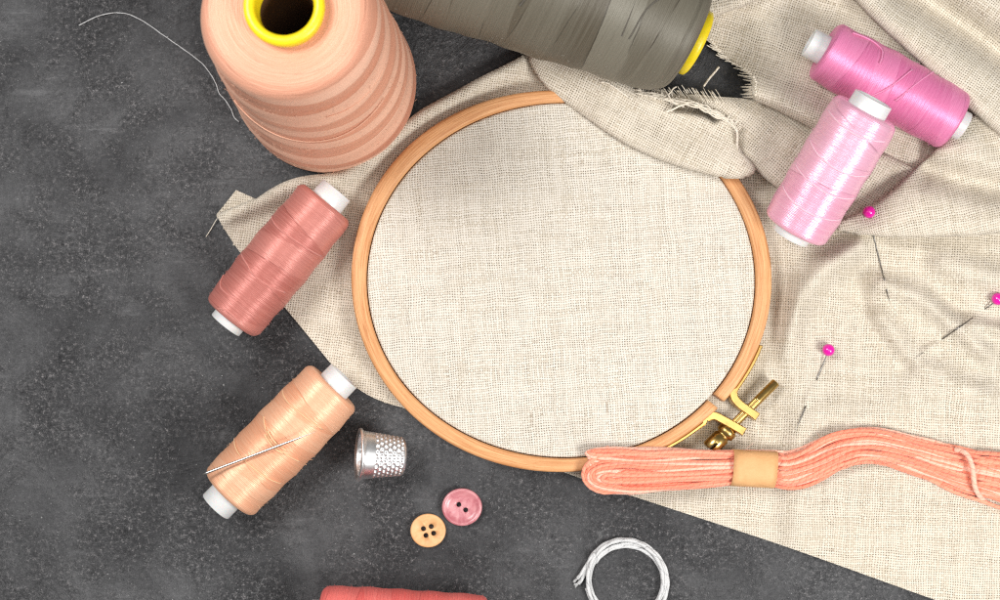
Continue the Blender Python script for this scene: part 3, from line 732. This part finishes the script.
pf += [(rt_-12+14*math.cos(t), HC-20+16*math.sin(t)) for t in np.linspace(.1, PI/2, 10)]
pf += [(r, HC-3.6-(rt_-12-r)*.07) for r in np.linspace(rt_-15, 27, 16)]
wobc = lambda t, h: .7*math.sin(h*.09+t)+.5*math.sin(h*.21-2*t)
add('wound_thread', lathe(pf, A, axz, 160, wob=wobc), SALM, cone)
zt = HC
tp = [(31, 3), (31, zt-8), (31.5, zt-2), (32.6, zt+2)]+[(28.2+4.6*math.cos(t), zt+4+4.6*math.sin(t)) for t in np.linspace(0, PI, 10)]+[(23.4, zt-2), (22.6, zt-12), (22.4, zt-30)]
add('tube', lathe(tp, A, axz, 80), YEL, cone)
add('tube_lining', lathe([(22.3, zt-14), (22, zt-60), (24, 20), (24, 3)], A, axz, 64), BRN, cone)
rc = lambda h: rb+(rt_+3-rb)*(max(0, h-16)/(HC-38))**1.15
for rows in ([(.05+.5, .72), (.6, .70), (.7, .69)], [(.9, .45), (1.0, .42), (1.1, .44), (1.2, .48)], [(.35, .55), (.45, .5), (.55, .49), (.66, .52)]):
    loose('loose_strand', A, axz, HC, rc, [(t, h*HC) for t, h in rows], SALF, cone, .6)
fz = fuzz('stray_fibres', A, axz, HC*.92, rc, 700, SALF, cone, 6, 9)

GREY = thread('charcoal_thread', srgb(96, 92, 79), srgb(126, 122, 109), srgb(76, 68, 55), 2.2, 34, 40, .9, .9, .5, sheen=.15, aniso=.3, metal_=.1, alt=.35)
GRF = fibre('charcoal_fibre', srgb(140, 132, 118))
# lying cone: small end at right
E2 = (689, 40); dirp = Vector((-math.cos(rad(25.5)), -math.sin(rad(25.5))))
LG = 380
Bc = U(E2[0], E2[1], 66); Ac = U(E2[0]+dirp.x*LG, E2[1]+dirp.y*LG, 118)
gcone = root('thread_cone', 'lying charcoal grey thread cone with thin yellow rim', 'thread cone', U(560, -20, 0), GC)
axg = frame(Bc, Ac); Lg = (Ac-Bc).length*100
rg = lambda h: 57+(108-57)*min(1, max(0, h)/Lg)**.9
pf = [(28, 3), (40, 1)]+[(57-14+14*math.sin(t), 13*(1-math.cos(t))) for t in np.linspace(.35, PI/2, 8)]
pf += [(rg(h), h) for h in np.linspace(14, Lg-12, 110)]+[(rg(Lg)-12+12*math.cos(t), Lg-12+12*math.sin(t)) for t in np.linspace(.2, PI/2, 6)]+[(30, Lg)]
add('wound_thread', lathe(pf, Bc, axg, 160, wob=lambda t, h: .8*math.sin(h*.07+t)+.5*math.sin(h*.19-2*t)), GREY, gcone)
tp = [(24, 40), (22, -9), (23, -10.5), (30, -10.5), (32.5, -9), (33, -5), (31.5, -1.5), (30, 1), (30, 6), (30, Lg+4), (26, Lg+4)]
add('tube', lathe(tp, Bc, axg, 80), YEL, gcone)
for rows in ([(.36, .06), (.44, .10), (.52, .16), (.6, .17)], [(.34, .2), (.42, .205), (.5, .2), (.6, .19)], [(.34, .30), (.44, .36), (.52, .42), (.62, .46)], [(.36, .5), (.44, .52), (.52, .52), (.6, .5)], [(.36, .72), (.44, .68), (.52, .66), (.6, .66)]):
    loose('loose_strand', Bc, axg, Lg, rg, [(t, h*Lg) for t, h in rows], fibre('dark_strand', srgb(84, 78, 68)) if 'dark_strand' not in bpy.data.materials else bpy.data.materials['dark_strand'], gcone, .7)
fuzz('stray_fibres', Bc, axg, Lg, rg, 700, GRF, gcone, 6, 10)

# ------------------------------------------------------------------ needle and pins
STEEL = metal('steel', (.20, .19, .18), .25, .1)
NEED = metal('bright_steel', (.62, .60, .57), .22, .1)
PP = [(202, 474.5), (316, 431.5)]
zn = 68.2
nA = U(*PP[0], zn); nB = U(*PP[1], zn+5)
pts = [nA+(nB-nA)*t for t in np.linspace(0, 1, 24)]
needle = add('sewing_needle', tube([tuple(p) for p in pts], 1.2, 10, taper=lambda t: .75 if t < .02 else (.98 if t < .75 else max(.12, (1-t)/.25))), NEED, None, origin=tuple(nA))
tag(needle, 'thin steel needle tucked under a strand of the peach spool', 'needle')
PF = bpy.data.materials['peach_fibre']
# strands that hold the needle
o2, A_, ax_, L_, rr_ = sp2
for h in (.50, .53):
    loose('holding_strand', A_, ax_, L_, lambda q: rr_(q)+1.7, [(.445, (h-.01)*L_), (.475, h*L_), (.5, (h+.005)*L_), (.525, (h+.005)*L_), (.56, (h-.005)*L_)], PF, o2, 1.0)
PEARL = plastic('magenta_bead', srgb(226, 20, 160), .18, .1, .8)
def pin(label, head, shaft, tip_hidden=None, zhead=10, rh=6.0):
    hp = U(*head, zhead); o = root('straight_pin', label, 'pin', U(head[0], head[1], max(0, zhead-rh)), 'dressmaking pins stuck in the linen')
    pr = [(max(.01, rh*math.sin(t)), -rh*math.cos(t)) for t in np.linspace(0, PI, 20)]
    add('pin_head', lathe(pr, hp, (Vector((1, 0, 0)), Vector((0, -1, 0)), Vector((0, 0, 1))), 32), PEARL, o)
    P = [hp]+[U(x, y, z) for x, y, z in shaft]
    add('shaft', tube([tuple(q) for q in P], .6, 8, taper=lambda t: 1 if t < .8 else max(.15, (1-t)/.2)), STEEL, o)
    return o
def stitch(a, b, hide, first=0):
    """straight shaft from a to b hugging the cloth, diving under it between the fractions in hide"""
    out = []
    for t in np.linspace(0, 1, 28):
        x = a[0]+(b[0]-a[0])*t; y = a[1]+(b[1]-a[1])*t; z = hz(x, y)+1.0
        for h0, h1 in hide:
            if h0 < t < h1: z -= 4.5
        out.append((x, y, max(.4, z+first*max(0, 1-t*7))))
    return out
pin('magenta headed pin just below the pale pink spool', (869, 212), [(872.5, 226, hz(869, 212)+3)]+stitch((874, 238), (890, 304), [(.66, .76)]), zhead=hz(869, 212)+5)
pin('magenta headed pin in the cloth above the floss skein', (828.5, 350), stitch((826, 357), (795, 432), [(.32, .66)], 3), zhead=hz(828, 350)+6.5)
pin('magenta headed pin at the right edge of the photo', (998, 299), stitch((992, 304), (914, 359), [(.08, .24), (.66, .86)], 2), zhead=hz(998, 299)+6)

# ------------------------------------------------------------------ thimble
SIL = metal('thimble_steel', (.88, .88, .88), .26, .1, 0)
za = 26.5
tA = U(357.5, 454.5, 30.5); tB = U(404.5, 456.5, 19.5)
th = root('thimble', 'dimpled silver metal thimble lying on the dark table', 'thimble', U(380, 455, 0))
axt = frame(tA, tB); Lt = (tB-tA).length*100
NR = 7; NC = 22
def dim(t, h):
    v = (h-14)/(Lt-17)*NR
    if v < 0 or v > NR: return 0
    row = math.floor(v); u = (t/(2*PI)*NC+.5*(row % 2)) % 1.0
    d = math.hypot((u-.5)*2*1.0, (v-row-.5)*2*1.0)
    return -1.75*(.5+.5*math.cos(PI*min(1, d)))
def rtm(h): return 23.5-4.8*max(0, (h-5))/(Lt-5)
pf = [(.05, Lt-3), (15.5, Lt-3.4), (16.4, Lt-6), (21.6, 6), (22.2, 3), (22.8, .8)]+[(24.3+1.7*math.cos(t), 1.9+1.7*math.sin(t)) for t in np.linspace(-PI, PI*.5, 12)]+[(24.4, 3.9), (23.9, 4.6)]
pf += [(rtm(h), h) for h in np.linspace(5.2, Lt-4, 88)]
V, Fx, UVx = lathe(pf, tA, axt, 364, wob=dim)
# closed end
pe = [(rtm(Lt-4), Lt-4), (rtm(Lt-3)-.6, Lt-2), (rtm(Lt)-2, Lt-.6), (rtm(Lt)-4.5, Lt), (8, Lt+.6), (.05, Lt+.8)]
add('body', (V, Fx, UVx), SIL, th)
add('end_cap', lathe(pe, tA, axt, 96), SIL, th)

# ------------------------------------------------------------------ buttons
def button(label, c, rx, ry, prof, holes, hr, mat, th_):
    o = bpy.data.objects.new('b', None)
    ctr = U(*c, th_); ctr.z = 0; k = mag(th_)
    V, Fx, UVx = lathe([(r*rx*k, z) for r, z in prof], ctr, (Vector((-1, 0, 0)), Vector((0, 1, 0)), Vector((0, 0, 1))), 96)
    V = [Vector((v.x, ctr.y+(v.y-ctr.y)*ry/rx, v.z)) for v in V]
    b = mesh('button', V, Fx, mat, None, UVx, True, origin=tuple(ctr))
    for hx, hy in holes:
        q = U(hx, hy, th_*.7); m = 20; cv = [Vector((q.x+hr*.01*math.cos(2*PI*i/m), q.y+hr*.01*math.sin(2*PI*i/m), z)) for z in (-.05, .3) for i in range(m)]
        fc = [(i, (i+1) % m, m+(i+1) % m, m+i) for i in range(m)]+[tuple(range(m)), tuple(range(m, 2*m))]
        bool_cut(b, (cv, fc))
    for p in b.data.polygons: p.use_smooth = True
    tag(b, label, 'button', 'loose sewing buttons'); return b
def marbled(name, a, b_, rough):
    M = Mat(name); o = M.obj(); c = M.mix(M.noise(o, 6, 4, .6, 1.6).ss(.35, .65), a, b_)
    M.set(Base_Color=c, Roughness=rough, Specular_IOR_Level=.5, Normal=M.bump(M.noise(o, 20, 2), .004, .5)); return M.m
pk = [(.01, .4), (.7, .4), (.93, 2.4), (1.0, 4.5), (.985, 6.0), (.94, 6.9), (.87, 7.0), (.80, 6.3), (.72, 5.2), (.62, 4.7), (.45, 4.4), (.25, 4.3), (.01, 4.3)]
button('glossy dusty pink two hole button beside the beige one', (462, 507), 20, 18.6, pk, [(458.8, 504.4), (465.6, 509.8)], 2.4, marbled('pink_button', srgb(180, 104, 112), srgb(204, 140, 143), .28), 6)
bg = [(.01, .4), (.9, .4), (.99, 1.6), (1.0, 3.6), (.97, 4.8), (.92, 5.2), (.86, 5.2), (.80, 4.9), (.01, 4.8)]
button('flat beige wooden four hole button below the pink one', (428, 530.5), 17.6, 16.6, bg, [(423.4, 528.4), (431.2, 526.2), (425.9, 535.2), (433.6, 533.0)], 2.5, marbled('beige_button', srgb(214, 160, 108), srgb(228, 178, 126), .5), 5)

# ------------------------------------------------------------------ floss skein
FL = [cord('coral_floss', srgb(250, 158, 128), srgb(230, 112, 84), amt=.55, pitch=7, rough=.6, sheen=.35), cord('coral_floss_deep', srgb(246, 142, 112), srgb(224, 100, 74), amt=.55, pitch=7, rough=.6, sheen=.35), cord('coral_floss_pale', srgb(252, 190, 166), srgb(240, 146, 118), amt=.55, pitch=7, rough=.6, sheen=.35)]
sk = root('floss_skein', 'coral embroidery floss skein with tan paper band lying over the hoop', 'embroidery floss', U(754, 470, 3))
cl = [(604, 470), (640, 471.5), (690, 470), (736, 468.5), (772, 470.5), (790, 471), (812, 464), (838, 451), (860, 446.5), (885, 448.5), (912, 455.5), (940, 464), (968, 472), (995, 478), (1030, 486), (1060, 492)]
hw = [23, 21.5, 19, 16.5, 16, 16.5, 16.5, 16.5, 16, 15.5, 15.5, 17, 20, 23, 26, 28]
cz = [30, 30, 25, 18, 15, 14, 17, 21, 23, 22, 18, 16, 16, 17, 18, 18]
cs = spline([(a, b) for a, b in cl], 6); NP = len(cs)
lerp = lambda arr, i: (lambda f: arr[int(f)]*(1-(f-int(f)))+arr[min(len(arr)-1, int(f)+1)]*(f-int(f)))(i/6)
def lane(off, zoff, i, ph, amp):
    p = cs[i]; t = (cs[min(i+1, NP-1)]-cs[max(0, i-1)]).normalized(); nn = Vector((-t.y, t.x))
    w = lerp(hw, i); o_ = off + amp*(1.2*math.sin(i*.2+ph)+.6*math.sin(i*.47+2.3*ph))
    x, y = p + nn*(o_*w)
    tight = max(0, 1-w/20)*7
    return U(x, y, lerp(cz, i)+zoff+tight*math.sin(off*14+i*.05))
R3 = random.Random(5)
# nested loops: (upper lane, lower lane, layer height, how far the loop reaches, end lanes)
loops = [(-.62, .98, 0, 583, 0), (-.49, .89, 1.2, 585.5, 0), (-.36, .80, 2.4, 588, 0), (-.23, .71, 3.4, 590.5, 0), (-.10, .62, 4, 593, 0), (.02, .53, 4.5, 597, 0), (.14, .45, 4.7, 602, 0), (.25, .37, 4.7, 608, 0),
         (-1.1, -.62, 2.5, 586, 0), (-1.0, -.72, 4.5, 588.5, 0), (-.91, -.81, 6, 592, 0), (-1.02, -.3, -3, 588, 0),
         (-.94, .02, -2, 591, 0), (-.53, .57, -2, 588, 0), (-.88, .2, -2.5, 590, 0), (-.7, .44, -3, 588, 0), (.1, .49, .5, 594, 0), (-.04, .33, .5, 596, 0), (.2, .41, 1.5, 600, 0), (-.35, .68, -6, 587, 0), (-.2, .9, -5, 588, 0), (-.78, .3, -3, 592, 0), (-.42, .84, -3, 587, 0)]
for n_, (a, b, zl, xe, kk) in enumerate(loops):
    ph = R3.uniform(0, 6); am = .06; am2 = .06; zl += R3.uniform(-1.5, 1.5)
    i0 = 2 + n_ % 3
    dA = [R3.uniform(-.16, .16) for _ in range(2)]
    P = []
    def crown(off): return 6.5*(1-min(1, abs(off))**2)
    for i in range(NP-1, i0, -1): P.append(lane(a+dA[0]*math.sin(i*.045+ph), zl*.5+crown(a), i, ph, am))
    pa = lane(a, zl*.5+crown(a), i0, ph, am); pb = lane(b, zl*.5+crown(b), i0, ph+2, am2)
    e0 = U(xe, 470+23*(a+b)/2, 30+zl); md_ = (pa+pb)/2; rx_ = (md_.x-e0.x)
    for k in range(1, 12):
        t = PI*k/12; P.append(Vector((md_.x-rx_*math.sin(t)**.8, md_.y+(pa.y-md_.y)*math.cos(t), md_.z+(pa.z-md_.z)*math.cos(t))))
    for i in range(i0+1, NP): P.append(lane(b+dA[1]*math.sin(i*.05+ph), zl*.5+crown(b), i, ph+2, am2))
    add('strand', tube([tuple(p) for p in P], 1.9*R3.uniform(.88, 1.15), 10, ply=2, pitch=8, depth=.09), FL[n_ % 3], sk)
Rh = random.Random(31); hairs = []
for _ in range(70):
    i = Rh.randrange(4, NP-2); o_ = Rh.choice([-1, 1])*Rh.uniform(.85, 1.02); p = lane(o_, 3, i, 0, 0)
    d = Vector((Rh.uniform(-1, 1), Rh.uniform(-.6, .6)-o_*.5, Rh.uniform(-.1, .4)))*Rh.uniform(.03, .07)
    e = Vector((Rh.uniform(-1, 1), Rh.uniform(-1, 1), Rh.uniform(-.2, .3)))*.03
    hairs.append(tube([tuple(q) for q in spline([p, p+d, p+d*1.6+e], 3)], .2, 3))
hf = add('stray_fibres', join(hairs), FL[2], sk); hf['kind'] = 'stuff'
# paper band
PAP = Mat('kraft_paper'); uu, vv_ = PAP.uv(); oo = PAP.obj()
PAP.set(Base_Color=PAP.mix(PAP.noise(oo, 8, 4, .6), srgb(204, 150, 98), srgb(226, 178, 126)), Roughness=.6, Specular_IOR_Level=.3, Normal=PAP.bump(PAP.noise(oo, 16, 3), .012, .6))
V = []; Fx = []; UVx = []; m = 44; stn = 7
for k in range(stn):
    f = k/(stn-1); cx = 733+44*f; cy = 468+2.2*f; hwid = 18.6
    zc = 17-1.5*f
    for i in range(m):
        a = 2*PI*i/m; yy = math.copysign(abs(math.sin(a))**.75, math.sin(a)); zz = math.copysign(abs(math.cos(a))**.8, math.cos(a))
        q = U(cx+1.8*math.sin(a)*-1, cy+hwid*yy, zc+11.5); p = Vector((q.x, q.y, (max(4.5, zc+15.5*zz+.4*math.sin(f*9+a*2)))*.01)); V.append(p)
for k in range(stn-1):
    for i in range(m):
        f = (k*m+i, k*m+(i+1) % m, (k+1)*m+(i+1) % m, (k+1)*m+i); Fx.append(f); UVx.append(tuple((q % m, q//m) for q in f))
pb_ = add('paper_band', (V, Fx, UVx), PAP.m, sk)
pb_.modifiers.new('t', 'SOLIDIFY').thickness = .008
# tie thread
tie = [(955, 449.5, 22), (962, 451, 27), (968, 456, 30.5), (972, 466, 32.5), (973.5, 477, 33), (975, 487, 30), (979, 495, 22), (985, 501, 13), (991, 503, 9), (998, 501.5, 9), (1006, 499, 12)]
strand('tie_thread', tie, 2.5, FL[2], sk, 10, 6)

# ------------------------------------------------------------------ string coil and loose thread
STR = cord('white_string', (.64, .64, .635), (.40, .40, .41), .8, pitch=15)
coil = root('string_coil', 'small ring of twisted white string on the dark table', 'string', U(626, 582, 0))
def ringpts(r0, r1, a0, a1, z0, dx=0, dy=0, n=90, ph=0):
    out = []
    for i in range(n+1):
        f = i/n; a = rad(a0+(a1-a0)*f); r = r0+(r1-r0)*f+1.2*math.sin(2*a+ph)
        out.append(U(626.5+dx+r*1.0*math.cos(a), 580.5+dy+r*1.02*math.sin(a), z0+.8*math.sin(3*a+ph)))
    return out
rp = ringpts(41.2, 40.6, -190, 170, 3, ph=.3); rp = [U(577.5, 578.5, 2.4), U(580.5, 574.5, 2.6), U(583.5, 570, 3)]+rp[9:]
for P in (rp, ringpts(34.6, 35.6, -150, 218, 2.8, ph=1.2), ringpts(38.2, 37.6, -100, 262, 3.0, 0, .5, ph=2.2), ringpts(36.8, 39.8, -60, 170, 6.2, 0, 0, ph=4.2), ringpts(40.6, 36.6, 150, 390, 6.0, .3, 0, ph=5.2),
          [U(578.5, 583.5, 2.4), U(581.5, 580, 2.6), U(585, 573, 3.0), U(588.5, 562, 3.6), U(594, 553, 6)]):
    add('strand', tube([tuple(p) for p in P], 2.0, 14, ply=2, pitch=15, depth=.3), STR, coil)
for k in range(9):
    s = random.uniform(-1, 1); base = (577.5, 578.5) if k % 2 else (578.5, 583.5)
    strand('frayed_end', [(base[0]+1.5, base[1]-1.5, 3), (base[0]-1, base[1]+.5+s, 3+s*.5), (base[0]-3-random.random()*2, base[1]+2+s*2.4, 2.2)], .45, STR, coil, 5, 4)
LT = [(79, 25.5, .8), (86, 22, 1), (95, 17.5, 1.2), (107, 14, 1.4), (118, 13, 1.4), (130, 15, 1.2), (145, 22.5, 1), (160, 33, 1), (175, 43.5, 1.2), (190, 54, 1.2), (203, 64.5, 1.2), (211, 75, 1.2), (216, 84, 1.2), (219, 93, 1.2), (225, 100, 1.2), (231, 109, 1.4), (234, 117, 1.5), (239, 122, 1.5)]
lt = add('loose_thread', tube([tuple(q) for q in spline([U(*p) for p in LT], 8)], .6, 8, ply=2, pitch=5), STR, None, origin=tuple(U(*LT[0])))
tag(lt, 'single fine white thread curving over the table toward the salmon cone', 'thread')

# ------------------------------------------------------------------ camera, light
cam = bpy.data.cameras.new('camera'); co = bpy.data.objects.new('camera', cam); C.objects.link(co)
co.location = Vector(CAM*.01); co.rotation_euler = (T, 0, 0)
cam.lens = 50; cam.sensor_width = 36; cam.clip_end = 200; cam.clip_start = .1
cam.dof.use_dof = True; cam.dof.focus_distance = F*.01-.3; cam.dof.aperture_fstop = .55
SC.camera = co
w = bpy.data.worlds.new('World'); SC.world = w; w.use_nodes = True
w.node_tree.nodes['Background'].inputs[0].default_value = (1, 1, 1, 1); w.node_tree.nodes['Background'].inputs[1].default_value = .17
def area(name, loc, tgt, size, power, col=(1, 1, 1)):
    l = bpy.data.lights.new(name, 'AREA'); l.shape = 'RECTANGLE'; l.size, l.size_y = size; l.energy = power; l.color = col
    o = bpy.data.objects.new(name, l); C.objects.link(o); o.location = loc
    o.rotation_euler = (Vector(tgt)-Vector(loc)).to_track_quat('-Z', 'Y').to_euler(); return o
area('softbox', (10.5, -7, 12.5), (0, 0, 0), (5.5, 5.5), 2700, (1, .99, .972))
area('softbox', (-9, 5, 15.5), (0, 0, 0), (6, 6), 2650, (1, .99, .98))
area('overhead_softbox', (2, -2, 20), (0, 0, 0), (8, 8), 950, (1, .99, .98))
SC.view_settings.view_transform = 'Standard'; SC.view_settings.look = 'None'; SC.view_settings.exposure = 0
SC.render.engine = 'CYCLES'
SC.cycles.max_bounces = 6; SC.cycles.use_denoising = False; SC.cycles.filter_width = 1.2
